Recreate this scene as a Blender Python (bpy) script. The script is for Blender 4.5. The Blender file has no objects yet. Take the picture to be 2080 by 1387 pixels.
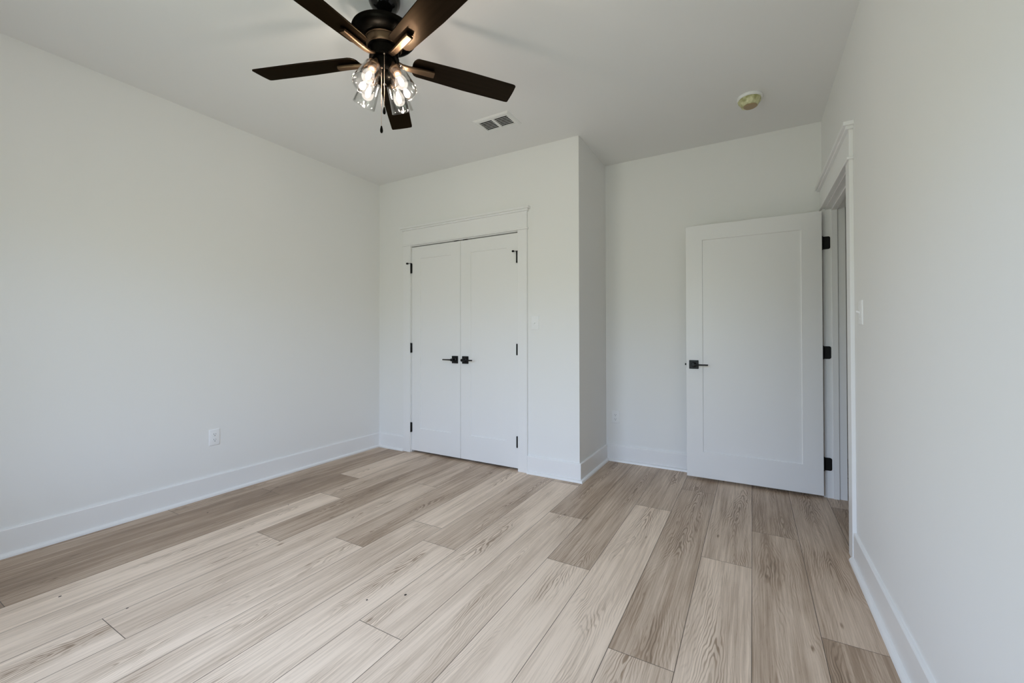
import bpy, bmesh, math, random
from mathutils import Vector, Matrix

C = bpy.context.scene.collection
SC = bpy.context.scene
PI = math.pi
R = math.radians

# ------------------------------------------------------------------ camera
cam = bpy.data.cameras.new('camera')
cam_o = bpy.data.objects.new('camera', cam)
C.objects.link(cam_o)
YAW, PITCH, ROLL, FPX = 0.5190, 0.0091, -0.0020, 853.7
fw = Vector((-math.sin(YAW) * math.cos(PITCH), math.cos(YAW) * math.cos(PITCH), math.sin(PITCH)))
r0 = Vector((math.cos(YAW), math.sin(YAW), 0))
u0 = r0.cross(fw)
rt = math.cos(ROLL) * r0 + math.sin(ROLL) * u0
up = -math.sin(ROLL) * r0 + math.cos(ROLL) * u0
cam_o.matrix_world = Matrix(((rt.x, up.x, -fw.x, 3.4061), (rt.y, up.y, -fw.y, -3.1447),
                             (rt.z, up.z, -fw.z, 1.1482), (0, 0, 0, 1)))
cam.sensor_fit = 'HORIZONTAL'
cam.sensor_width = 36.0
cam.lens = 36.0 * FPX / 2080
cam.shift_x = -0.52 / 2080
cam.shift_y = -18.43 / 2080
cam.clip_start = 0.02
SC.camera = cam_o

# ------------------------------------------------------------------ world, sky light through the window
SKY = 10.5
w = bpy.data.worlds.new('world')
SC.world = w
w.use_nodes = True
nt = w.node_tree
nt.nodes.clear()
wo = nt.nodes.new('ShaderNodeOutputWorld')
bg = nt.nodes.new('ShaderNodeBackground')
tc = nt.nodes.new('ShaderNodeTexCoord')
sx = nt.nodes.new('ShaderNodeSeparateXYZ')
mr = nt.nodes.new('ShaderNodeMapRange')
cr = nt.nodes.new('ShaderNodeValToRGB')
nt.links.new(tc.outputs['Generated'], sx.inputs[0])
nt.links.new(sx.outputs['Z'], mr.inputs['Value'])
mr.inputs['From Min'].default_value = -1
mr.inputs['From Max'].default_value = 1
e = cr.color_ramp.elements
e[0].position = 0.0
e[0].color = (0.24, 0.265, 0.225, 1)       # unseen ground, brightened to lift the far walls and ceiling
e[1].position = 1.0
e[1].color = (0.67, 0.84, 1.19, 1)          # sky
for pos, col in ((0.49, (0.30, 0.33, 0.28, 1)), (0.54, (0.40, 0.45, 0.42, 1)), (0.60, (0.66, 0.82, 1.14, 1))):
    k = e.new(pos)
    k.color = col
nt.links.new(mr.outputs[0], cr.inputs[0])
nt.links.new(cr.outputs[0], bg.inputs['Color'])
bg.inputs['Strength'].default_value = SKY
nt.links.new(bg.outputs[0], wo.inputs[0])

SC.view_settings.view_transform = 'Standard'
SC.view_settings.look = 'None'
SC.view_settings.gamma = 1.0
SC.view_settings.exposure = 0.27
SC.view_settings.use_curve_mapping = False
SC.cycles.use_denoising = True
SC.cycles.max_bounces = 14
SC.cycles.diffuse_bounces = 9
SC.cycles.use_adaptive_sampling = True
SC.cycles.adaptive_threshold = 0.02
SC.cycles.glossy_bounces = 6
SC.cycles.transmission_bounces = 10
SC.cycles.transparent_max_bounces = 24
SC.cycles.caustics_reflective = False
SC.cycles.caustics_refractive = False
SC.cycles.sample_clamp_indirect = 6.0

# ------------------------------------------------------------------ room dimensions (metres)
H = 2.74                 # ceiling
XR = 3.860               # right wall
XC = 2.219               # outer corner of the closet
YB = 0.698               # alcove back wall
YF = -3.49               # wall behind the camera
T = 0.115                # wall thickness
DO0, DO1, DOZ = -0.325, 0.556, 2.045     # doorway in the right wall
CO0, CO1, COZ = 0.452, 1.668, 2.045      # closet opening
WIN = [(1.20, 2.05), (2.17, 3.02)]       # windows behind the camera
WZ0, WZ1 = 0.62, 2.14
HX = 5.2                 # far wall of the hall

for i, (a, b) in enumerate(WIN):
    L = bpy.data.lights.new('window_daylight', 'AREA')
    L.shape = 'RECTANGLE'
    L.size = b - a
    L.size_y = WZ1 - WZ0
    L.cycles.is_portal = True
    o = bpy.data.objects.new('window_daylight', L)
    C.objects.link(o)
    o.location = ((a + b) / 2, YF - 0.125, (WZ0 + WZ1) / 2)
    o.rotation_euler = (R(90), 0, 0)


# ------------------------------------------------------------------ materials
def mat(name, col, rough=0.5, metal=0.0, spec=0.5, bump=None, coat=0.0):
    m = bpy.data.materials.new(name)
    m.use_nodes = True
    n = m.node_tree.nodes
    b = n['Principled BSDF']
    b.inputs['Base Color'].default_value = (*col, 1)
    b.inputs['Roughness'].default_value = rough
    b.inputs['Metallic'].default_value = metal
    b.inputs['Specular IOR Level'].default_value = spec
    b.inputs['Coat Weight'].default_value = coat
    if metal > 0.9 and max(col) < 0.2:
        b.inputs['Specular Tint'].default_value = (0.44, 0.44, 0.44, 1)   # dark lacquer: edges stay darker too
    if bump:
        sc, st = bump
        tx = n.new('ShaderNodeTexCoord')
        no = n.new('ShaderNodeTexNoise')
        no.inputs['Scale'].default_value = sc
        no.inputs['Detail'].default_value = 3
        bu = n.new('ShaderNodeBump')
        bu.inputs['Strength'].default_value = st
        bu.inputs['Distance'].default_value = 0.001
        l = m.node_tree.links
        l.new(tx.outputs['Object'], no.inputs['Vector'])
        l.new(no.outputs['Fac'], bu.inputs['Height'])
        l.new(bu.outputs['Normal'], b.inputs['Normal'])
    return m


def thin_glass(name, tint, edge, rough=0.0, base=0.035, edge_gloss=0.55):
    m = bpy.data.materials.new(name)
    m.use_nodes = True
    n = m.node_tree.nodes
    l = m.node_tree.links
    n.clear()
    out = n.new('ShaderNodeOutputMaterial')
    mix = n.new('ShaderNodeMixShader')
    tr = n.new('ShaderNodeBsdfTransparent')
    gl = n.new('ShaderNodeBsdfGlossy')
    lw = n.new('ShaderNodeLayerWeight')
    rp = n.new('ShaderNodeValToRGB')
    lw.inputs['Blend'].default_value = 0.5
    rp.color_ramp.elements[0].color = (*tint, 1)
    rp.color_ramp.elements[0].position = 0.35
    rp.color_ramp.elements[1].color = (*edge, 1)
    rp.color_ramp.elements[1].position = 0.95
    gl.inputs['Roughness'].default_value = rough
    l.new(lw.outputs['Facing'], rp.inputs[0])
    l.new(rp.outputs[0], tr.inputs['Color'])
    pw = n.new('ShaderNodeMath')
    pw.operation = 'POWER'
    pw.inputs[1].default_value = 3.0
    l.new(lw.outputs['Facing'], pw.inputs[0])
    ma = n.new('ShaderNodeMath')
    ma.operation = 'MULTIPLY_ADD'
    ma.inputs[1].default_value = edge_gloss
    ma.inputs[2].default_value = base
    l.new(pw.outputs[0], ma.inputs[0])
    l.new(ma.outputs[0], mix.inputs[0])
    l.new(tr.outputs[0], mix.inputs[1])
    l.new(gl.outputs[0], mix.inputs[2])
    l.new(mix.outputs[0], out.inputs[0])
    return m


def emis(name, col, s):
    m = bpy.data.materials.new(name)
    m.use_nodes = True
    n = m.node_tree.nodes
    n.clear()
    out = n.new('ShaderNodeOutputMaterial')
    em = n.new('ShaderNodeEmission')
    em.inputs[0].default_value = (*col, 1)
    em.inputs[1].default_value = s
    m.node_tree.links.new(em.outputs[0], out.inputs[0])
    return m


def bulb_envelope():
    """lightly frosted lamp glass, lit through by its filament"""
    m = bpy.data.materials.new('bulb_envelope')
    m.use_nodes = True
    n = m.node_tree.nodes
    l = m.node_tree.links
    n.clear()
    out = n.new('ShaderNodeOutputMaterial')
    mix = n.new('ShaderNodeMixShader')
    mix.inputs[0].default_value = 0.28
    tr = n.new('ShaderNodeBsdfTransparent')
    em = n.new('ShaderNodeEmission')
    em.inputs[0].default_value = (1.0, 0.90, 0.80, 1)
    em.inputs[1].default_value = 1.5
    l.new(tr.outputs[0], mix.inputs[1])
    l.new(em.outputs[0], mix.inputs[2])
    l.new(mix.outputs[0], out.inputs[0])
    return m


M = {
    'wall': mat('wall_paint', (0.83, 0.825, 0.81), 0.6, spec=0.3, bump=(220, 0.06)),
    'ceiling': mat('ceiling_paint', (0.82, 0.815, 0.81), 0.8, spec=0.2, bump=(160, 0.05)),
    'trim': mat('trim_paint', (0.845, 0.84, 0.835), 0.32, spec=0.45),
    'door': mat('door_paint', (0.835, 0.83, 0.825), 0.38, spec=0.45),
    'plastic': mat('white_plastic', (0.86, 0.86, 0.86), 0.3),
    'slot': mat('dark_slot', (0.03, 0.03, 0.03), 0.6),
    'black': mat('black_metal', (0.004, 0.004, 0.0045), 0.40, spec=0.3),
    'vent': mat('vent_enamel', (0.80, 0.80, 0.79), 0.4),
    'shadow_backing': mat('vent_shadow_black', (0.012, 0.012, 0.012), 0.9),  # near-black that stands in for the shade inside the register
    'bronze': mat('fan_bronze', (0.008, 0.0072, 0.006), 0.36, metal=1.0),
    'gloss': mat('fan_gloss_black', (0.004, 0.004, 0.004), 0.12, spec=0.35),
    'bronzepol': mat('fan_bronze_satin', (0.16, 0.105, 0.065), 0.40, metal=1.0),
    'chain': mat('chain_brass', (0.32, 0.25, 0.19), 0.3, metal=1.0),
    'steel': mat('screw_steel', (0.5, 0.5, 0.5), 0.3, metal=1.0),
    'glass': thin_glass('shade_glass', (0.975, 0.975, 0.97), (0.80, 0.80, 0.79), base=0.06, edge_gloss=0.85, rough=0.03),
    'pane': thin_glass('window_glass', (0.96, 0.98, 0.97), (0.85, 0.88, 0.86)),
    'bulb': bulb_envelope(),
    'core': emis('bulb_glow', (1.0, 0.86, 0.73), 330.0),
    'socket': mat('socket_copper', (0.22, 0.14, 0.09), 0.35, metal=0.8),
    'vinyl': mat('window_vinyl', (0.82, 0.82, 0.81), 0.4),
    'grout': mat('floor_core', (0.10, 0.08, 0.06), 0.8),
    'pin': mat('pin_knot', (0.02, 0.016, 0.012), 0.7),
}


def cover_material():
    m = mat('olive_film', (0.42, 0.42, 0.22), 0.35)
    n = m.node_tree.nodes
    l = m.node_tree.links
    b = n['Principled BSDF']
    tx = n.new('ShaderNodeTexCoord')
    no = n.new('ShaderNodeTexNoise')
    no.inputs['Scale'].default_value = 26
    no.inputs['Detail'].default_value = 4
    rp = n.new('ShaderNodeValToRGB')
    rp.color_ramp.elements[0].position = 0.32
    rp.color_ramp.elements[0].color = (0.34, 0.33, 0.13, 1)
    rp.color_ramp.elements[1].position = 0.66
    rp.color_ramp.elements[1].color = (0.78, 0.77, 0.50, 1)
    l.new(tx.outputs['Object'], no.inputs['Vector'])
    l.new(no.outputs['Fac'], rp.inputs[0])
    l.new(rp.outputs[0], b.inputs['Base Color'])
    return m


M['film'] = cover_material()
M['filmcap'] = mat('brown_film', (0.36, 0.26, 0.15), 0.4, bump=(60, 0.4))


def blade_material():
    m = mat('blade_espresso', (0.03, 0.02, 0.013), 0.32, metal=1.0)
    n = m.node_tree.nodes
    l = m.node_tree.links
    b = n['Principled BSDF']
    tx = n.new('ShaderNodeTexCoord')
    mp = n.new('ShaderNodeMapping')
    mp.inputs['Scale'].default_value = (3, 90, 90)
    no = n.new('ShaderNodeTexNoise')
    no.inputs['Scale'].default_value = 1.0
    no.inputs['Detail'].default_value = 5
    rp = n.new('ShaderNodeValToRGB')
    rp.color_ramp.elements[0].color = (0.018, 0.0128, 0.0084, 1)
    rp.color_ramp.elements[1].color = (0.038, 0.027, 0.0178, 1)
    l.new(tx.outputs['Object'], mp.inputs[0])
    l.new(mp.outputs[0], no.inputs['Vector'])
    l.new(no.outputs['Fac'], rp.inputs[0])
    l.new(rp.outputs[0], b.inputs['Base Color'])
    return m


M['blade'] = blade_material()


def floor_material():
    m = bpy.data.materials.new('oak_plank')
    m.use_nodes = True
    nt = m.node_tree
    n = nt.nodes
    l = nt.links
    b = n['Principled BSDF']

    def math_(op, a, c=None, d=None):
        x = n.new('ShaderNodeMath')
        x.operation = op
        for i, v in enumerate((a, c, d)):
            if v is None:
                continue
            if isinstance(v, (int, float)):
                x.inputs[i].default_value = v
            else:
                l.new(v, x.inputs[i])
        return x.outputs[0]

    def comb(x, y, z):
        c = n.new('ShaderNodeCombineXYZ')
        for i, v in enumerate((x, y, z)):
            if isinstance(v, (int, float)):
                c.inputs[i].default_value = v
            else:
                l.new(v, c.inputs[i])
        return c.outputs[0]

    def noise(vec, detail=3, rough=0.55):
        t = n.new('ShaderNodeTexNoise')
        t.inputs['Scale'].default_value = 1
        t.inputs['Detail'].default_value = detail
        t.inputs['Roughness'].default_value = rough
        l.new(vec, t.inputs['Vector'])
        return t.outputs['Fac']

    def smooth(v, lo, hi, a=0.0, c=1.0):
        t = n.new('ShaderNodeMapRange')
        t.interpolation_type = 'SMOOTHSTEP'
        l.new(v, t.inputs['Value'])
        t.inputs['From Min'].default_value = lo
        t.inputs['From Max'].default_value = hi
        t.inputs['To Min'].default_value = a
        t.inputs['To Max'].default_value = c
        return t.outputs[0]

    uv = n.new('ShaderNodeUVMap')
    uv.uv_map = 'plank'
    s1 = n.new('ShaderNodeSeparateXYZ')
    l.new(uv.outputs[0], s1.inputs[0])
    u, v = s1.outputs[0], s1.outputs[1]
    uv2 = n.new('ShaderNodeUVMap')
    uv2.uv_map = 'ends'
    s2 = n.new('ShaderNodeSeparateXYZ')
    l.new(uv2.outputs[0], s2.inputs[0])
    at = n.new('ShaderNodeAttribute')
    at.attribute_name = 'plank_tone'
    s3 = n.new('ShaderNodeSeparateColor')
    l.new(at.outputs['Color'], s3.inputs[0])
    tone, seed, skew = s3.outputs[0], s3.outputs[1], s3.outputs[2]
    sd = math_('MULTIPLY', seed, 91.7)

    # heartwood arches (cathedral grain)
    wob = noise(comb(math_('MULTIPLY', u, 9), math_('MULTIPLY', v, 2.2), sd), 3)
    wob2 = noise(comb(math_('MULTIPLY', u, 40), math_('MULTIPLY', v, 5), sd), 2)
    off = math_('MULTIPLY', math_('SUBTRACT', skew, 0.5), 0.10)
    drift = math_('MULTIPLY', math_('SUBTRACT', noise(comb(0.0, math_('MULTIPLY', v, 1.1), sd), 2), 0.5), 0.09)
    uc = math_('SUBTRACT', math_('SUBTRACT', u, off), drift)
    rad = math_('POWER', math_('ADD', math_('POWER', math_('ABSOLUTE', uc), 2.0), 0.00004), 0.5)
    ph = math_('ADD', math_('MULTIPLY', rad, 95.0), math_('MULTIPLY', v, 7.0))
    ph = math_('ADD', ph, math_('MULTIPLY', wob, 9.0))
    ph = math_('ADD', ph, math_('MULTIPLY', wob2, 0.8))
    band = math_('SINE', math_('MULTIPLY', ph, 6.2832))
    band = smooth(band, -0.2, 1.0)
    near = smooth(rad, 0.012, 0.075, 1.0, 0.35)
    patch = smooth(noise(comb(math_('MULTIPLY', u, 7), math_('MULTIPLY', v, 1.7), math_('ADD', sd, 7.0)), 2), 0.40, 0.66)
    grain = math_('MULTIPLY', math_('MULTIPLY', band, near), patch)
    # long fibres and pores
    fib = noise(comb(math_('MULTIPLY', u, 260), math_('MULTIPLY', v, 5.0), sd), 3)
    fib2 = noise(comb(math_('MULTIPLY', u, 75), math_('MULTIPLY', v, 1.6), sd), 3)
    pore = smooth(noise(comb(math_('MULTIPLY', u, 420), math_('MULTIPLY', v, 22), sd), 2), 0.60, 0.74)
    cloud = noise(comb(math_('MULTIPLY', u, 11), math_('MULTIPLY', v, 1.3), math_('ADD', sd, 3.0)), 3)
    # knots
    vo = n.new('ShaderNodeTexVoronoi')
    vo.voronoi_dimensions = '3D'
    vo.inputs['Scale'].default_value = 1
    l.new(comb(math_('MULTIPLY', u, 7.5), math_('MULTIPLY', v, 2.2), sd), vo.inputs['Vector'])
    kn = math_('ADD', vo.outputs['Distance'], math_('MULTIPLY', math_('SUBTRACT', wob2, 0.5), 0.10))
    knot = smooth(kn, 0.0, 0.075, 1.0, 0.0)

    k = math_('MULTIPLY', tone, 0.62)
    k = math_('ADD', k, math_('MULTIPLY', grain, 0.37))
    k = math_('ADD', k, math_('MULTIPLY', math_('SUBTRACT', fib, 0.5), 0.42))
    k = math_('ADD', k, math_('MULTIPLY', math_('SUBTRACT', fib2, 0.5), 0.50))
    k = math_('ADD', k, math_('MULTIPLY', math_('SUBTRACT', cloud, 0.5), 0.55))
    k = math_('ADD', k, math_('MULTIPLY', pore, 0.10))
    k = math_('ADD', k, math_('MULTIPLY', knot, 0.6))
    rp = n.new('ShaderNodeValToRGB')
    el = rp.color_ramp.elements
    el[0].position = 0.0
    el[0].color = (0.82, 0.660, 0.520, 1)
    el[1].position = 1.0
    el[1].color = (0.115, 0.072, 0.044, 1)
    x = el.new(0.5)
    x.color = (0.36, 0.255, 0.175, 1)
    l.new(k, rp.inputs[0])
    # bevelled joints between planks
    eu = math_('SUBTRACT', 0.115, math_('ABSOLUTE', u))
    ev = math_('MINIMUM', s2.outputs[0], s2.outputs[1])
    ed = math_('MINIMUM', eu, ev)
    gv = smooth(ed, 0.0006, 0.0017, 1.0, 0.0)
    mx = n.new('ShaderNodeMix')
    mx.data_type = 'RGBA'
    l.new(gv, mx.inputs[0])
    l.new(rp.outputs[0], mx.inputs[6])
    mx.inputs[7].default_value = (0.085, 0.062, 0.045, 1)
    l.new(mx.outputs[2], b.inputs['Base Color'])
    b.inputs['Specular IOR Level'].default_value = 0.42
    ro = math_('ADD', 0.40, math_('MULTIPLY', fib, 0.12))
    l.new(ro, b.inputs['Roughness'])
    bu = n.new('ShaderNodeBump')
    bu.inputs['Strength'].default_value = 0.35
    bu.inputs['Distance'].default_value = 0.0006
    hgt = math_('SUBTRACT', math_('MULTIPLY', fib, -0.5), math_('MULTIPLY', gv, 3.0))
    hgt = math_('SUBTRACT', hgt, math_('MULTIPLY', grain, 0.35))
    l.new(hgt, bu.inputs['Height'])
    l.new(bu.outputs[0], b.inputs['Normal'])
    return m


M['floor'] = floor_material()


# ------------------------------------------------------------------ mesh helpers
class MB:
    """collects shapes in world coordinates, then links them as ONE mesh object"""

    def __init__(self):
        self.bm = bmesh.new()

    def box(self, x0, x1, y0, y1, z0, z1, mat4=None):
        v = [self.bm.verts.new(Vector(p) if mat4 is None else mat4 @ Vector(p)) for p in
             ((x0, y0, z0), (x1, y0, z0), (x1, y1, z0), (x0, y1, z0),
              (x0, y0, z1), (x1, y0, z1), (x1, y1, z1), (x0, y1, z1))]
        for f in ((3, 2, 1, 0), (4, 5, 6, 7), (0, 1, 5, 4), (1, 2, 6, 5), (2, 3, 7, 6), (3, 0, 4, 7)):
            self.bm.faces.new([v[i] for i in f])
        return self

    def prism(self, pts, axis, a, b, mat4=None):
        """extrude a closed 2-D outline along x, y or z from a to b"""
        def P(p, t):
            q = {'x': (t, p[0], p[1]), 'y': (p[0], t, p[1]), 'z': (p[0], p[1], t)}[axis]
            q = Vector(q)
            return q if mat4 is None else mat4 @ q
        va = [self.bm.verts.new(P(p, a)) for p in pts]
        vb = [self.bm.verts.new(P(p, b)) for p in pts]
        n = len(pts)
        self.bm.faces.new(va[::-1])
        self.bm.faces.new(vb)
        for i in range(n):
            j = (i + 1) % n
            self.bm.faces.new((va[i], va[j], vb[j], vb[i]))
        return self

    def sweep(self, prof, path):
        """mitred sweep of a closed profile (offset, z) along a plan path of (x, y, nx, ny) stations"""
        rings = [[self.bm.verts.new((x + nx * o, y + ny * o, z)) for o, z in prof] for x, y, nx, ny in path]
        n = len(prof)
        for r1, r2 in zip(rings, rings[1:]):
            for i in range(n):
                j = (i + 1) % n
                self.bm.faces.new((r1[i], r1[j], r2[j], r2[i]))
        self.bm.faces.new(rings[0][::-1])
        self.bm.faces.new(rings[-1])
        return self

    def lathe(self, prof, mat4=None, n=40, close=False):
        """prof: list of (r, z) turned about z; r = 0 makes a pole"""
        rings = []
        for r, z in prof:
            if r < 1e-6:
                p = Vector((0, 0, z))
                rings.append([self.bm.verts.new(p if mat4 is None else mat4 @ p)])
            else:
                ring = []
                for i in range(n):
                    a = 2 * PI * i / n
                    p = Vector((r * math.cos(a), r * math.sin(a), z))
                    ring.append(self.bm.verts.new(p if mat4 is None else mat4 @ p))
                rings.append(ring)
        pairs = list(zip(rings, rings[1:]))
        if close:
            pairs.append((rings[-1], rings[0]))
        for a, b in pairs:
            if len(a) == 1 and len(b) == 1:
                continue
            for i in range(n):
                j = (i + 1) % n
                if len(a) == 1:
                    self.bm.faces.new((a[0], b[j], b[i]))
                elif len(b) == 1:
                    self.bm.faces.new((a[i], a[j], b[0]))
                else:
                    self.bm.faces.new((a[i], a[j], b[j], b[i]))
        if not close:
            if len(rings[0]) > 1:
                self.bm.faces.new(rings[0][::-1])
            if len(rings[-1]) > 1:
                self.bm.faces.new(rings[-1])
        return self

    def tube(self, pts, rad, n=10):
        pts = [Vector(p) for p in pts]
        rings = []
        for i, p in enumerate(pts):
            d = (pts[min(i + 1, len(pts) - 1)] - pts[max(i - 1, 0)]).normalized()
            ref = Vector((0, 0, 1)) if abs(d.z) < 0.9 else Vector((1, 0, 0))
            s = d.cross(ref).normalized()
            t = s.cross(d)
            rr = rad[i] if isinstance(rad, (list, tuple)) else rad
            rings.append([self.bm.verts.new(p + rr * (math.cos(2 * PI * k / n) * s + math.sin(2 * PI * k / n) * t))
                          for k in range(n)])
        for a, b in zip(rings, rings[1:]):
            for i in range(n):
                j = (i + 1) % n
                self.bm.faces.new((a[i], a[j], b[j], b[i]))
        self.bm.faces.new(rings[0][::-1])
        self.bm.faces.new(rings[-1])
        return self

    def ball(self, c, r, sub=2, scale=(1, 1, 1)):
        bmesh.ops.create_icosphere(self.bm, subdivisions=sub, radius=r,
                                   matrix=Matrix.Translation(c) @ Matrix.Diagonal((*scale, 1)))
        return self

    def build(self, name, m, parent=None, bevel=0.0, seg=2, smooth=False, angle=35):
        bm = self.bm
        bmesh.ops.recalc_face_normals(bm, faces=bm.faces[:])
        me = bpy.data.meshes.new(name)
        o = bpy.data.objects.new(name, me)
        C.objects.link(o)
        off = Vector((0, 0, 0))
        if parent is not None:
            q = parent
            while q is not None:
                off = off + q.location
                q = q.parent
        for v in bm.verts:
            v.co -= off
        bm.to_mesh(me)
        bm.free()
        me.materials.append(m)
        if parent is not None:
            o.parent = parent
        if bevel:
            md = o.modifiers.new('bevel', 'BEVEL')
            md.width = bevel
            md.segments = seg
            md.limit_method = 'ANGLE'
            md.angle_limit = R(40)
        if smooth or bevel:
            me.shade_smooth()
            me.set_sharp_from_angle(angle=R(angle))
        return o


def thing(name, loc, label=None, cat=None, group=None, kind=None, rz=0.0):
    o = bpy.data.objects.new(name, None)
    C.objects.link(o)
    o.location = loc
    o.rotation_euler = (0, 0, rz)
    o.empty_display_size = 0.05
    return tag(o, label, cat, group, kind)


def tag(o, label=None, cat=None, group=None, kind=None):
    for k, v in (('label', label), ('category', cat), ('group', group), ('kind', kind)):
        if v:
            o[k] = v
    return o


def struct(o, label, cat):
    return tag(o, label, cat, None, 'structure')


# ------------------------------------------------------------------ floor: one mesh, each plank an island with its own grain
PX0, PW = 3.3969, 0.2300
JOINTS = {-15: [(-1.848,)], -14: [(-1.317,)], -13: [(-2.655,), (-0.798,)], -12: [(-1.149,)], -11: [(-1.734,)],
          -10: [(-2.478,), (-0.649,)], -9: [(-1.55,)], -8: [(-1.164,)], -7: [(-1.329,)], -6: [(-1.965,), (-0.082,)],
          -5: [(-0.631,)], -4: [(-1.158,)], -3: [(-0.231,)], -2: [(-1.616,), (0.233,)], -1: [(-0.748,)],
          0: [(-0.291,)], 1: [(-1.164,)], 2: [(0.366,)]}
TONES = {-15: [.62, .55], -14: [.85, .72], -13: [.85, .80, .25], -12: [.12, .45], -11: [.20, .62], -10: [.18, .30, .50],
         -9: [.22, .55], -8: [.28, .20], -7: [.12, .35], -6: [.12, .15, .5], -5: [.22, .62], -4: [.10, .52],
         -3: [.12, .48], -2: [.30, .50, .62], -1: [.26, .40], 0: [.52, .62], 1: [.66, .50], 2: [.68, .42]}
rng = random.Random(11)


def build_floor():
    bm = bmesh.new()
    uvp = bm.loops.layers.uv.new('plank')
    uve = bm.loops.layers.uv.new('ends')
    ct = bm.loops.layers.float_color.new('plank_tone')
    X0, X1, Y0, Y1 = -0.05, HX + 0.1, YF - 0.05, 2.3
    k = -16
    while PX0 + k * PW < X1:
        xa, xb = PX0 + k * PW, PX0 + (k + 1) * PW
        xc = (xa + xb) / 2
        js = [j[0] for j in JOINTS.get(k, [(-2.0 + rng.random() * 1.8,)])]
        tn = list(TONES.get(k, []))
        while js[0] > Y0:
            js.insert(0, js[0] - 1.83)
            if len(tn):
                tn.insert(0, rng.uniform(.1, .5)) if len(tn) < len(js) else None
        while js[-1] < Y1:
            js.append(js[-1] + 1.83)
        real = JOINTS.get(k)
        xa2, xb2 = max(xa, X0), min(xb, X1)
        if xb2 > xa2:
            for a, b in zip(js, js[1:]):
                if real:
                    idx = sum(1 for j in real if j[0] <= a + 1e-6)
                    base = TONES[k]
                    tone = base[idx] if idx < len(base) else rng.uniform(.2, .5)
                    if a < real[0][0] - 1.9 or a > real[-1][0] + 0.01:
                        tone = rng.uniform(.15, .5)
                else:
                    tone = rng.uniform(.15, .6)
                a2, b2 = max(a, Y0), min(b, Y1)
                if b2 <= a2:
                    continue
                seed, skew = rng.random(), rng.random()
                co = ((xa2, a2), (xb2, a2), (xb2, b2), (xa2, b2))
                f = bm.faces.new([bm.verts.new((x, y, 0)) for x, y in co])
                for lp, (x, y) in zip(f.loops, co):
                    lp[uvp].uv = (x - xc, y - a + seed * 3)
                    lp[uve].uv = (y - a, b - y)
                    lp[ct] = (tone, seed, skew, 1)
        k += 1
    # body of the slab
    v = [bm.verts.new(p) for p in ((X0, Y0, -.1), (X1, Y0, -.1), (X1, Y1, -.1), (X0, Y1, -.1),
                                   (X0, Y0, 0), (X1, Y0, 0), (X1, Y1, 0), (X0, Y1, 0))]
    for q in ((3, 2, 1, 0), (0, 1, 5, 4), (1, 2, 6, 5), (2, 3, 7, 6), (3, 0, 4, 7)):
        bm.faces.new([v[i] for i in q]).material_index = 1
    # pin knots in the boards
    for x, y, r in ((0.309, -1.740, .0045), (0.647, -1.402, .004), (0.736, -2.514, .005), (1.10, -2.40, .004),
                    (2.06, -1.75, .0055), (1.94, -1.86, .004)):
        ring = [bm.verts.new((x + r * math.cos(t * PI / 5), y + r * 1.2 * math.sin(t * PI / 5), 0.0004)) for t in range(10)]
        bm.faces.new(ring).material_index = 2
    me = bpy.data.meshes.new('floor')
    bm.to_mesh(me)
    bm.free()
    for m in ('floor', 'grout', 'pin'):
        me.materials.append(M[m])
    o = bpy.data.objects.new('floor', me)
    C.objects.link(o)
    return struct(o, 'light oak plank floor of the bedroom', 'floor')


build_floor()

# ------------------------------------------------------------------ room shell
struct(MB().box(-T, HX + T, YF - T, 2.3, H, H + 0.12).build('ceiling', M['ceiling']), 'flat pale grey ceiling', 'ceiling')
struct(MB().box(-T, 0, YF - T, YB + T, 0, H).build('wall_left', M['wall']), 'long blank pale wall on the left', 'wall')
struct(MB().box(0, XR + T, YB, YB + T, 0, H).build('wall_back', M['wall']), 'pale wall behind the open door', 'wall')
wc = MB()
wc.box(0, CO0 - 0.02, 0, T, 0, H).box(CO1 + 0.02, XC, 0, T, 0, H).box(CO0 - 0.02, CO1 + 0.02, 0, T, COZ + 0.02, H)
wc.box(XC - T, XC, T, YB, 0, H)
struct(wc.build('wall_closet', M['wall']), 'pale closet wall that juts into the room', 'wall')
wr = MB()
wr.box(XR, XR + T, YF - T, DO0 - 0.02, 0, H).box(XR, XR + T, DO1 + 0.02, YB, 0, H)
wr.box(XR, XR + T, DO0 - 0.02, DO1 + 0.02, DOZ + 0.02, H)
struct(wr.build('wall_right', M['wall']), 'pale wall on the right with the doorway', 'wall')
wf = MB()
xs = [0] + [x for ab in WIN for x in ab] + [XR]
for i in range(0, len(xs), 2):
    wf.box(xs[i], xs[i + 1], YF - T, YF, 0, H)
for a, b in WIN:
    wf.box(a, b, YF - T, YF, 0, WZ0).box(a, b, YF - T, YF, WZ1, H)
struct(wf.build('wall_front', M['wall']), 'window wall behind the camera', 'wall')
# the hall beyond the doorway
wh = MB()
wh.box(HX, HX + T, -1.6, 1.9, 0, H).box(XR, XR + T, YB + T, 1.9, 0, H).box(XR + T, HX, 1.8, 1.9, 0, H).box(XR + T, HX, -1.7, -1.6, 0, H)
struct(wh.build('wall_hall', M['wall']), 'pale walls of the hall beyond the doorway', 'wall')

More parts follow.
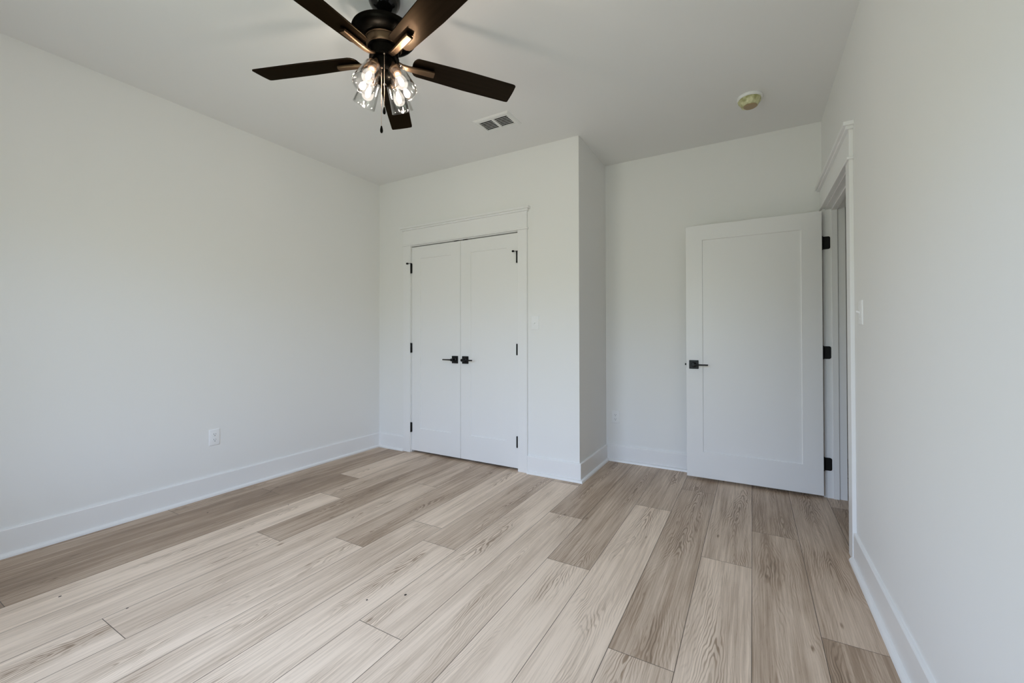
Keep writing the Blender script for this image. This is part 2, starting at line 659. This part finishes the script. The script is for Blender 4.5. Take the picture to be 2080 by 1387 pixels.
# windows (behind the camera)
WM = [(Matrix.Translation(((a + b) / 2, YF, 0)), (b - a) / 2, 'white sash window behind the camera') for a, b in WIN]
for i, (W, hw, lab) in enumerate(WM):
    t = thing('window_%d' % (i + 1), W @ Vector((0, 0, WZ0)), lab, 'window', None, 'structure')
    a, b, y0, y1 = -hw, hw, -0.10, -0.03
    f = MB()
    f.box(a, a + .045, y0, y1, WZ0, WZ1, W).box(b - .045, b, y0, y1, WZ0, WZ1, W)
    f.box(a + .045, b - .045, y0, y1, WZ0, WZ0 + .05, W).box(a + .045, b - .045, y0, y1, WZ1 - .045, WZ1, W)
    f.box(a + .045, b - .045, y0 + .015, y1 - .01, 1.36, 1.40, W)
    f.build('window_frame', M['vinyl'], t)
    MB().box(a + .045, b - .045, -.068, -.062, WZ0 + .05, WZ1 - .045, W).build('pane', M['pane'], t)
    MB().box(a - .09, b + .09, -.03, .045, WZ0 - .02, WZ0, W).build('window_sill', M['trim'], t, bevel=.004)
    c = MB().box(a - .06, a, 0, .018, WZ0, WZ1, W).box(b, b + .06, 0, .018, WZ0, WZ1, W)
    c.box(a - .06, b + .06, 0, .022, WZ1, WZ1 + .14, W)
    c.build('casing', M['trim'], t, bevel=.002)

# ------------------------------------------------------------------ baseboards with shoe moulding
HB = 0.146
BASE = [(0, 0), (0.014, 0), (0.014, HB - .006), (0.011, HB - .001), (0.008, HB), (0, HB)]
SHOE = [(0.014, 0)] + [(0.014 + 0.019 * math.cos(a), 0.021 * math.sin(a)) for a in [R(x) for x in range(0, 91, 15)]]


def baseboard(name, path, shoe_path, label):
    o = MB().sweep(BASE, path).build(name, M['trim'], smooth=True, angle=30)
    struct(o, label, 'baseboard')
    MB().sweep(SHOE, shoe_path).build('shoe_moulding', M['trim'], o, smooth=True, angle=50)


baseboard('baseboard_left', [(0, YF, 1, 1), (0, 0, 1, -1)], [(0, YF, 1, 1), (0, 0, 1, -1)], 'white baseboard along the left wall')
CAS = 0.090
baseboard('baseboard_closet', [(0, 0, 1, -1), (CO0 - .004 - CAS, 0, 0, -1)], [(0, 0, 1, -1), (CO0 - .004 - CAS, 0, 0, -1)],
          'short white baseboard left of the closet doors')
p = [(CO1 + .004 + CAS, 0, 0, -1), (XC, 0, 1, -1), (XC, YB, 1, -1), (XR, YB, -1, -1), (XR, DO1 + .004 + CAS, -1, 0)]
baseboard('baseboard_back', p, p, 'white baseboard wrapping the closet corner to the doorway')
p = [(XR, DO0 - .004 - CAS, -1, 0), (XR, YF, -1, 1)]
baseboard('baseboard_right', p, p, 'white baseboard along the right wall')
p = [(0, YF, 1, 1), (XR, YF, -1, 1)]
baseboard('baseboard_front', p, p, 'white baseboard under the windows behind the camera')


# ------------------------------------------------------------------ craftsman door trim
def casing_set(name, label, put):
    """put(mb, a0, a1, p0, p1, z0, z1): a along the wall, p out of it (towards the room)"""
    t = thing(name, put(None), label, 'door trim', None, 'structure')
    return t


# closet: along x, protrudes to -y
t1 = thing('trim_1', ((CO0 + CO1) / 2, 0, 0), 'white craftsman casing around the closet doors', 'door trim', None, 'structure')


def cb(m, a0, a1, p0, p1, z0, z1):
    return m.box(a0, a1, -p1, -p0, z0, z1)


ci0, ci1 = CO0 - .004, CO1 + .004
for a, b in ((ci0 - CAS, ci0), (ci1, ci1 + CAS)):
    cb(MB(), a, b, 0, .018, 0, 2.052).build('side_casing', M['trim'], t1, bevel=.0015)
cb(MB(), ci0 - CAS - .010, ci1 + CAS + .010, 0, .028, 2.052, 2.066).build('bead', M['trim'], t1, bevel=.003)
cb(MB(), ci0 - CAS, ci1 + CAS, 0, .018, 2.066, 2.206).build('frieze', M['trim'], t1, bevel=.001)
cb(MB(), ci0 - CAS - .014, ci1 + CAS + .014, 0, .032, 2.206, 2.222).build('lower_cap', M['trim'], t1, bevel=.0015)
cb(MB(), ci0 - CAS - .026, ci1 + CAS + .026, 0, .044, 2.222, 2.242).build('upper_cap', M['trim'], t1, bevel=.0015)
j = MB()
j.box(CO0 - .02, CO0, 0, T, 0, COZ).box(CO1, CO1 + .02, 0, T, 0, COZ).box(CO0 - .02, CO1 + .02, 0, T, COZ, COZ + .02)
j.build('jamb', M['trim'], t1)

# doorway in the right wall: along y, protrudes to -x
t2 = thing('trim_2', (XR, (DO0 + DO1) / 2, 0), 'white craftsman casing around the doorway on the right', 'door trim', None, 'structure')


def rb(m, a0, a1, p0, p1, z0, z1):
    return m.box(XR - p1, XR - p0, a0, a1, z0, z1)


di0, di1 = DO0 - .004, DO1 + .004
for a, b in ((di0 - CAS, di0), (di1, di1 + CAS)):
    rb(MB(), a, b, 0, .018, 0, 2.052).build('side_casing', M['trim'], t2, bevel=.0015)
rb(MB(), di0 - CAS - .010, di1 + CAS + .010, 0, .028, 2.052, 2.066).build('bead', M['trim'], t2, bevel=.003)
rb(MB(), di0 - CAS, di1 + CAS, 0, .018, 2.066, 2.206).build('frieze', M['trim'], t2, bevel=.001)
rb(MB(), di0 - CAS - .014, di1 + CAS + .014, 0, .032, 2.206, 2.222).build('lower_cap', M['trim'], t2, bevel=.0015)
rb(MB(), di0 - CAS - .026, di1 + CAS + .026, 0, .044, 2.222, 2.242).build('upper_cap', M['trim'], t2, bevel=.0015)
j = MB()
j.box(XR, XR + T, DO0 - .02, DO0, 0, DOZ).box(XR, XR + T, DO1, DO1 + .02, 0, DOZ).box(XR, XR + T, DO0 - .02, DO1 + .02, DOZ, DOZ + .02)
j.build('jamb', M['trim'], t2)
j = MB()
sx0, sx1 = XR + .036, XR + .070
j.box(sx0, sx1, DO0, DO0 + .011, 0, DOZ).box(sx0, sx1, DO1 - .011, DO1, 0, DOZ).box(sx0, sx1, DO0 + .011, DO1 - .011, DOZ - .011, DOZ)
j.build('door_stop_strip', M['trim'], t2, bevel=.001)


# ------------------------------------------------------------------ doors
def door_leaf(m, x0, x1, y0, y1, z0, z1, st, rt, rb_, face):
    """one-panel shaker leaf lying in x; front face at y0, both faces recessed"""
    xi0, xi1, zi0, zi1 = x0 + st, x1 - st, z0 + rb_, z1 - rt
    d, s = .007, .006
    bm = m.bm
    for yy, dd in ((y0, d), (y1, -d)):
        o = [bm.verts.new(p) for p in ((x0, yy, z0), (x1, yy, z0), (x1, yy, z1), (x0, yy, z1))]
        i = [bm.verts.new(p) for p in ((xi0, yy, zi0), (xi1, yy, zi0), (xi1, yy, zi1), (xi0, yy, zi1))]
        q = [bm.verts.new(p) for p in ((xi0 + s * .35, yy + dd, zi0 + s * .35), (xi1 - s * .35, yy + dd, zi0 + s * .35),
                                       (xi1 - s * .35, yy + dd, zi1 - s * .35), (xi0 + s * .35, yy + dd, zi1 - s * .35))]
        for k in range(4):
            n = (k + 1) % 4
            bm.faces.new((o[k], o[n], i[n], i[k]))
            bm.faces.new((i[k], i[n], q[n], q[k]))
        bm.faces.new(q)
        if yy == y0:
            of = o
    for k in range(4):
        n = (k + 1) % 4
        bm.faces.new((of[k], of[n], o[n], o[k]))
    return m


def lever_handle(parent, x, y, z, sgn, out=-1, name='door_handle', label=None):
    """square rose, neck and slim lever; sgn = lever direction along x, out = direction along y"""
    h = thing(name, Vector((x, y, z)) - parent.location, label)
    h.parent = parent
    r = .0345

    def bx(x0, x1, d0, d1, z0, z1):
        ys = sorted((y + out * d0, y + out * d1))
        return (x0, x1, ys[0], ys[1], z0, z1)
    MB().box(*bx(x - r, x + r, 0, .009, z - r, z + r)).build('rose', M['black'], h, bevel=.002)
    rot = Matrix.Translation((x, y, z)) @ Matrix.Rotation(R(90) * (1 if out < 0 else -1), 4, 'X')
    MB().lathe([(.021, .009), (.020, .014), (.012, .018), (.0115, .050), (.013, .053), (.013, .062), (.0, .063)], rot, 24) \
        .build('neck', M['black'], h, smooth=True)
    l = MB()
    l.tube([(x - sgn * .006, y + out * .055, z), (x + sgn * .03, y + out * .055, z), (x + sgn * .075, y + out * .054, z),
            (x + sgn * .108, y + out * .052, z)], [.0075, .0062, .0058, .0058], 12)
    l.build('lever', M['black'], h, smooth=True)
    return h


def hinge_flat(parent, x, y, z, h=.092, w=.0075):
    """edge of a butt hinge: the knuckle barrel with its tips"""
    m = MB()
    rot = Matrix.Translation((x, y, z))
    m.lathe([(0, -h / 2 - .004), (.004, -h / 2 - .003), (w * .8, -h / 2), (w * .8, h / 2), (.004, h / 2 + .003), (0, h / 2 + .004)], rot, 16)
    m.box(x - w * 1.15, x + w * 1.15, y + .002, y + .012, z - h / 2, z + h / 2)
    return m.build('hinge', M['black'], parent, smooth=True)


def pin_stop(parent, x, y, z, sgn):
    """hinge-pin door stop: washer, threaded rod and pad"""
    m = MB()
    m.box(x - .009, x + .009, y - .012, y + .004, z, z + .006)
    d = Vector((sgn, -0.55, 0)).normalized()
    p0 = Vector((x, y - .004, z + .003))
    m.tube([p0, p0 + d * .050], .0028, 8)
    m.tube([p0 + d * .028, p0 + d * .046], .0085, 14)
    m.tube([p0, p0 + Vector((sgn * .004, .004, -.02))], .003, 8)
    return m.build('hinge_pin_stop', M['black'], parent, smooth=True)


DT = 0.035
gap = .0035
mid = 1.0565
DZ0, DZ1 = 0.020, 2.036
for n, (x0, x1, hx, hs, side) in enumerate(((CO0 + .003, mid - .0015, CO0 + .001, -1, 'left'), (mid + .0015, CO1 - .003, CO1 - .001, 1, 'right'))):
    d = thing('door_%d' % (n + 1), ((x0 + x1) / 2, 0, 0), '%s closed white closet door of the pair, one shaker panel' % side, 'door', None, 'structure')
    door_leaf(MB(), x0, x1, .001, .001 + DT, DZ0, DZ1, .112, .118, .222, None).build('door_leaf', M['door'], d, bevel=.0012)
    for z in (1.825, 1.035, 0.247):
        hinge_flat(d, hx - (.006 if n else 0), -.010, z)
    lever_handle(d, .9955 if n == 0 else 1.1135, .001, .931, -1 if n == 0 else 1)
    pin_stop(d, hx, -.006, 1.872, -1)
    bx = mid - .075 if n == 0 else mid + .03
    MB().box(bx, bx + .045, -.001, .028, DZ1 + .0005, DZ1 + .008).build('ball_catch', M['black'], d, bevel=.001)

# open door against the alcove wall
OX0, OX1, OY = 2.9405, 3.8365, 0.512
d3 = thing('door_3', (3.842, 0.55, 0), 'white shaker door standing open in front of the back wall', 'door', None, 'structure')
door_leaf(MB(), OX0, OX1, OY, OY + DT, .022, 2.030, .121, .118, .205, None).build('door_leaf', M['door'], d3, bevel=.0012)
lever_handle(d3, 2.997, OY, .919, 1, -1)
lever_handle(d3, 2.997, OY + DT, .919, 1, 1)
lb = MB().box(OX0 - .0015, OX0 + .002, OY + .006, OY + .029, .89, .947)
lb.box(OX0 - .012, OX0, OY + .011, OY + .024, .911, .927)
lb.build('latch', M['black'], d3, bevel=.0008)
for z in (1.808, 1.028, .2385):
    m = MB()
    # leaf let into the jamb, rounded corners
    pts = []
    xa, xb, hh, rr = 3.846, 3.889, .045, .012
    for cx, cz, a0 in ((xb - rr, z + hh - rr, 0), (xa, z + hh, None), (xa, z - hh, None), (xb - rr, z - hh + rr, 270)):
        if a0 is None:
            pts.append((cx, cz))
        else:
            for k in range(0, 91, 15):
                pts.append((cx + rr * math.cos(R(a0 + k)), cz + rr * math.sin(R(a0 + k))))
    m.prism(pts, 'y', DO1 - .0035, DO1 + .0005)
    m.lathe([(0, -hh - .004), (.004, -hh - .003), (.0065, -hh), (.0065, hh), (.004, hh + .003), (0, hh + .004)],
            Matrix.Translation((3.8425, DO1 - .004, z)), 16)
    m.box(3.8365, 3.842, OY + .008, OY + DT, z - hh, z + hh)
    hg = m.build('hinge', M['black'], d3, smooth=True)


# ------------------------------------------------------------------ wall plates
def wall_plate(name, c, n, label, cat, group, kind):
    """c centre on the wall, n outward normal ('-y', '+x', '-x')"""
    t = thing(name, c, label, cat, group)
    ang = {'-y': 0, '+x': R(90), '-x': R(-90)}[n]
    W = Matrix.Translation(c) @ Matrix.Rotation(ang, 4, 'Z')

    def prof_box(m, x0, x1, d0, d1, z0, z1):
        m.box(x0, x1, -d1, -d0, z0, z1, W)
        return m
    # plate with a raised, sloping rim
    hw, hh = .0355, .0585
    bm = MB()
    b = bm.bm
    rings = []
    for ins, dep in ((0, 0), (0, .0025), (.0035, .0058), (.006, .0064)):
        rings.append([b.verts.new(W @ Vector(p)) for p in ((-hw + ins, -dep, -hh + ins), (hw - ins, -dep, -hh + ins),
                                                           (hw - ins, -dep, hh - ins), (-hw + ins, -dep, hh - ins))])
    for r1, r2 in zip(rings, rings[1:]):
        for i in range(4):
            k = (i + 1) % 4
            b.faces.new((r1[i], r1[k], r2[k], r2[i]))
    b.faces.new(rings[-1])
    b.faces.new(rings[0][::-1])
    bm.build('cover_plate', M['plastic'], t, smooth=True, angle=30)
    rx = Matrix.Rotation(R(90), 4, 'X')
    if kind == 'outlet':
        for z in (.0195, -.0195):
            m = MB()
            pts = [(.0165 * math.cos(R(a)), max(-.0135, min(.0135, .0165 * math.sin(R(a))))) for a in range(0, 360, 15)]
            m.prism([(x, z + y) for x, y in pts], 'y', -.0078, -.006, W)
            rc = m.build('receptacle', M['plastic'], t)
            s = MB()
            prof_box(s, -.0075, -.0055, .0079, .0083, z + .000, z + .009)
            prof_box(s, .0055, .0075, .0079, .0083, z + .001, z + .008)
            s.prism([(.0028 * math.cos(R(a)), z - .0068 + .0028 * math.sin(R(a))) for a in range(0, 360, 30)], 'y', -.0083, -.0079, W)
            s.build('slots', M['slot'], rc)
        MB().lathe([(.003, .0063), (.003, .0072), (0, .0075)], W @ rx, 12).build('screw', M['plastic'], t)
    else:
        m = MB()
        prof_box(m, -.0055, .0055, .006, .0072, -.0125, .0125)
        m.build('toggle_frame', M['slot'] if kind == 'dim' else M['plastic'], t)
        m = MB()
        tilt = W @ Matrix.Translation((0, -.006, 0)) @ Matrix.Rotation(R(-28 if kind == 'up' else 28), 4, 'X')
        m.box(-.0042, .0042, -.016, 0, -.0042, .0042, tilt)
        m.build('toggle', M['plastic'], t, bevel=.0012)
        for z in (.03, -.03):
            MB().lathe([(.0026, .0062), (.0026, .0070), (0, .0073)], W @ Matrix.Translation((0, 0, z)) @ rx, 12).build('screw', M['plastic'], t)
    return t


wall_plate('power_outlet', (0, -1.558, .418), '+x', 'white duplex outlet low on the long left wall', 'outlet', 'power outlets', 'outlet')
wall_plate('power_outlet', (2.307, YB, .402), '-y', 'white duplex outlet low on the back wall, beside the closet corner', 'outlet', 'power outlets', 'outlet')
wall_plate('light_switch', (1.830, 0, 1.260), '-y', 'white toggle switch on the wall right of the closet doors', 'light switch', 'light switches', 'down')
wall_plate('light_switch', (XR, -.568, 1.258), '-x', 'white toggle switch seen edge-on beside the doorway casing', 'light switch', 'light switches', 'up')

# ------------------------------------------------------------------ ceiling register
V0, V1, VY0, VY1 = 1.618, 1.918, -.600, -.393
vt = thing('ceiling_vent', ((V0 + V1) / 2, (VY0 + VY1) / 2, H), 'white two-bank air register in the ceiling', 'air vent')
S0, S1, SY0, SY1 = 1.648, 1.884, -.566, -.430
mb = MB()
b = mb.bm
rings = []
for (x0, x1, y0, y1, z) in ((V0, V1, VY0, VY1, H), (V0 + .002, V1 - .002, VY0 + .002, VY1 - .002, H - .004),
                            (V0 + .012, V1 - .012, VY0 + .012, VY1 - .012, H - .010), (S0, S1, SY0, SY1, H - .010), (S0, S1, SY0, SY1, H)):
    rings.append([b.verts.new(q) for q in ((x0, y0, z), (x1, y0, z), (x1, y1, z), (x0, y1, z))])
for r1, r2 in zip(rings, rings[1:]):
    for i in range(4):
        k = (i + 1) % 4
        b.faces.new((r1[i], r1[k], r2[k], r2[i]))
mb.build('frame', M['vent'], vt)
MB().box((S0 + S1) / 2 - .010, (S0 + S1) / 2 + .010, SY0, SY1, H - .0105, H - .003).build('mullion', M['vent'], vt)
for (a, c) in ((S0, (S0 + S1) / 2 - .010), ((S0 + S1) / 2 + .010, S1)):
    m = MB()
    for k in range(7):
        y = SY0 + (k + .5) * (SY1 - SY0) / 7
        tilt = Matrix.Translation((0, y, H - .0065)) @ Matrix.Rotation(R(20), 4, 'X')
        m.box(a, c, -.0056, .0056, -.0006, .0006, tilt)
    m.build('louvers', M['vent'], vt)
MB().box(S0, S1, SY0, SY1, H - .0012, H - .0002).build('shadow_backing', M['shadow_backing'], vt)  # flat black plate, paints the dark between the louvers

# ------------------------------------------------------------------ smoke detector under a film cover
SX, SY_ = 3.400, 0.062
sd = thing('smoke_detector', (SX, SY_, H), 'round white smoke detector wrapped in yellowish film on the ceiling', 'smoke detector')
W = Matrix.Translation((SX, SY_, H)) @ Matrix.Rotation(PI, 4, 'X')
MB().lathe([(.074, 0), (.076, .004), (.076, .012), (.073, .017), (.066, .019), (0, .019)], W, 48).build('base', M['plastic'], sd, smooth=True, angle=50)
m = MB()
m.lathe([(.066, .018), (.068, .024), (.064, .036), (.056, .050), (.050, .060), (.046, .064), (0, .065)], W, 48)
bmesh.ops.subdivide_edges(m.bm, edges=m.bm.edges[:], cuts=1)
r2 = random.Random(4)
for v in m.bm.verts:
    q = v.co - Vector((SX, SY_, H))
    if q.z < -.022:
        a = math.atan2(q.y, q.x)
        f = 1 + .035 * math.sin(7 * a + q.z * 60) + .03 * math.sin(13 * a - q.z * 110) + r2.uniform(-.012, .012)
        v.co.x = SX + q.x * f
        v.co.y = SY_ + q.y * f
m.build('film_cover', M['film'], sd, smooth=True, angle=25)
m = MB()
m.lathe([(.040, .0645), (.041, .067), (.036, .071), (0, .072)], W @ Matrix.Translation((.004, .004, 0)), 24)
m.build('sensor_cap', M['filmcap'], sd, smooth=True)

# ------------------------------------------------------------------ ceiling fan
FX, FY = 1.917, -1.741
BZ = 2.447
fan = thing('ceiling_fan', (FX, FY, H), 'dark bronze five-blade ceiling fan with four clear glass lights', 'ceiling fan')
F0 = Matrix.Translation((FX, FY, 0))
MB().lathe([(.071, 2.74), (.073, 2.728), (.071, 2.712), (.064, 2.695), (.052, 2.680), (.036, 2.670), (.020, 2.666), (0, 2.666)], F0, 48) \
    .build('canopy', M['gloss'], fan, smooth=True, angle=60)
MB().lathe([(.019, 2.672), (.019, 2.60), (.034, 2.592), (.040, 2.582), (.040, 2.566)], F0, 32).build('downrod', M['bronze'], fan, smooth=True)
mh = MB().lathe([(.040, 2.584), (.100, 2.578), (.138, 2.574), (.1455, 2.569), (.1475, 2.562), (.1455, 2.552), (.138, 2.543), (.122, 2.534),
                 (.104, 2.529), (.098, 2.528), (.096, 2.532), (.084, 2.534)], F0, 64).build('motor_housing', M['bronze'], fan, smooth=True, angle=40)
MB().lathe([(.086, 2.536), (.0865, 2.528), (.084, 2.526), (.080, 2.500), (.076, 2.494), (.072, 2.492)], F0, 64) \
    .build('motor_band', M['bronzepol'], fan, smooth=True, angle=40)
MB().lathe([(.074, 2.494), (.074, 2.489), (.066, 2.486), (.064, 2.452), (.068, 2.449), (.068, 2.438), (.060, 2.434)], F0, 48) \
    .build('hub', M['bronze'], fan, smooth=True, angle=40)
MB().lathe([(.056, 2.436), (.057, 2.420), (.056, 2.385), (.050, 2.376), (.046, 2.374), (.046, 2.352), (.040, 2.340),
            (.026, 2.330), (.012, 2.326), (.010, 2.318), (0, 2.315)], F0, 48).build('switch_housing', M['bronze'], fan, smooth=True, angle=40)

# one blade along +x (local), then copies
PITCH_B = R(-11)


def blade_mesh():
    out = [(.130, -.020), (.134, -.036), (.143, -.050), (.152, -.055), (.40, -.0635), (.640, -.0620), (.652, -.0600), (.6575, -.0555),
           (.6600, -.03), (.6612, 0), (.6612, .03), (.6605, .0575), (.656, .0620), (.646, .0635), (.40, .0635), (.160, .0545),
           (.146, .0490), (.136, .036), (.131, .022)]
    return out


def fan_blade(i):
    ang = R(55.3 + 72 * i)
    W = Matrix.Translation((FX, FY, BZ)) @ Matrix.Rotation(ang, 4, 'Z') @ Matrix.Rotation(PITCH_B, 4, 'X')
    return W


def arm_into(m):
    # tapered bar with a raised spine, from the hub out under the blade
    secs = [(.058, .0125, -.004, .006), (.085, .0125, -.014, .007), (.112, .0135, -.0165, .008), (.15, .0150, -.0150, .009), (.20, .0165, -.0138, .009), (.236, .0165, -.0135, .0085)]
    b = m.bm
    rings = []
    for x, hw, zc, th in secs:
        rings.append([b.verts.new((x, y, z)) for y, z in ((-hw, zc - th * .5), (-hw * .75, zc - th), (hw * .75, zc - th), (hw, zc - th * .5), (hw, zc + th * .55), (-hw, zc + th * .55))])
    for r1, r2 in zip(rings, rings[1:]):
        for k in range(6):
            n = (k + 1) % 6
            b.faces.new((r1[k], r1[n], r2[n], r2[k]))
    b.faces.new(rings[0][::-1])
    b.faces.new(rings[-1])
    return m


proto = proto_arm = None
for i in range(5):
    loc = Vector((FX, FY, BZ)) - fan.location
    rot = (Matrix.Rotation(R(55.3 + 72 * i), 4, 'Z') @ Matrix.Rotation(PITCH_B, 4, 'X')).to_euler()
    if proto is None:
        m = MB()
        m.prism(blade_mesh(), 'z', -.003, .003)
        proto = m.build('blade', M['blade'], None, bevel=.0012)
        proto_arm = arm_into(MB()).build('blade_arm', M['bronzepol'], None, bevel=.0015)
        bl, ar = proto, proto_arm
    else:
        bl = proto.copy()
        C.objects.link(bl)
        ar = proto_arm.copy()
        C.objects.link(ar)
    bl.parent = fan
    bl.location = loc
    bl.rotation_euler = rot
    ar.parent = bl

# light kit: four holders, shades and bulbs
TILT = 28.0
base_sh = base_ho = base_bu = None
for i in range(4):
    a = R(4 + 90 * i)
    # local frame: z axis points out of the shade mouth
    top = Vector((.066 * math.cos(a), .066 * math.sin(a), 2.378))
    axis = Vector((math.sin(R(TILT)) * math.cos(a), math.sin(R(TILT)) * math.sin(a), -math.cos(R(TILT))))
    q = axis.to_track_quat('Z', 'Y')
    loc = Vector((FX, FY, 0)) + top - fan.location
    if base_sh is None:
        sh = MB()
        outer = [(.018, .000), (.030, .001), (.0375, .006), (.0405, .014), (.0425, .040), (.046, .075), (.0495, .105), (.0525, .132)]
        inner = [(r - .0028, z + (.003 if k < 3 else 0)) for k, (r, z) in enumerate(outer)]
        bead = [(.0512 + .0021 * math.cos(R(t)), .1335 + .0021 * math.sin(R(t))) for t in range(-60, 241, 30)]
        sh.lathe(outer[:-1] + bead + inner[:-1][::-1], None, 56, close=True)
        shade = sh.build('glass_shade', M['glass'], None, smooth=True, angle=60)
        ho = MB()
        ho.lathe([(.012, -.040), (.014, -.022), (.021, -.014), (.0245, -.004), (.0245, .0), (.0195, .004), (.0195, .026), (.016, .030), (.014, .031)], None, 32)
        holder = ho.build('lamp_holder', M['socket'], None, smooth=True, angle=40)
        bu = MB()
        bu.lathe([(.0125, .028), (.0135, .036), (.0165, .045), (.022, .056), (.0262, .067), (.0275, .078), (.0258, .090), (.020, .100), (.011, .106), (0, .108)], None, 32)
        bulb = bu.build('bulb', M['bulb'], None, smooth=True, angle=60)
        co = MB()
        co.lathe([(0, .044), (.004, .046), (.0085, .056), (.0110, .068), (.0110, .078), (.0085, .088), (.004, .094), (0, .095)], None, 20)
        core = co.build('bulb_core', M['core'], None, smooth=True, angle=60)
        base_sh, base_ho, base_bu, base_co = shade, holder, bulb, core
    else:
        shade, holder, bulb, core = base_sh.copy(), base_ho.copy(), base_bu.copy(), base_co.copy()
        for o in (shade, holder, bulb, core):
            C.objects.link(o)
    holder.parent = fan
    holder.rotation_mode = 'QUATERNION'
    holder.location = loc
    holder.rotation_quaternion = q
    shade.parent = holder
    bulb.parent = holder
    core.parent = holder

# pull chains
cd = Vector((.726, -.688, 0))
lf = Vector((-.688, -.726, 0))
for (off, ztop, zbot) in ((cd * .061, 2.432, 2.186), (cd * .050 + lf * .012, 2.372, 2.104)):
    c0 = Vector((FX, FY, 0)) + off
    m = MB()
    m.tube([(c0.x, c0.y, ztop), (c0.x, c0.y, zbot)], .0007, 6)
    nb = int((ztop - zbot) / .0042)
    for k in range(nb):
        m.ball((c0.x, c0.y, ztop - k * .0042), .00165, 1)
    m.ball((c0.x, c0.y, ztop + .002), .0048, 2)
    ch = m.build('pull_chain', M['chain'], fan, smooth=True, angle=60)
    Wc = Matrix.Translation((c0.x, c0.y, zbot))
    MB().lathe([(0, .004), (.003, .003), (.0042, -.002), (.0062, -.012), (.0068, -.019), (.0055, -.026), (.0025, -.029), (0, -.0295)], Wc, 20) \
        .build('pull_knob', M['bronze'], ch, smooth=True, angle=60)
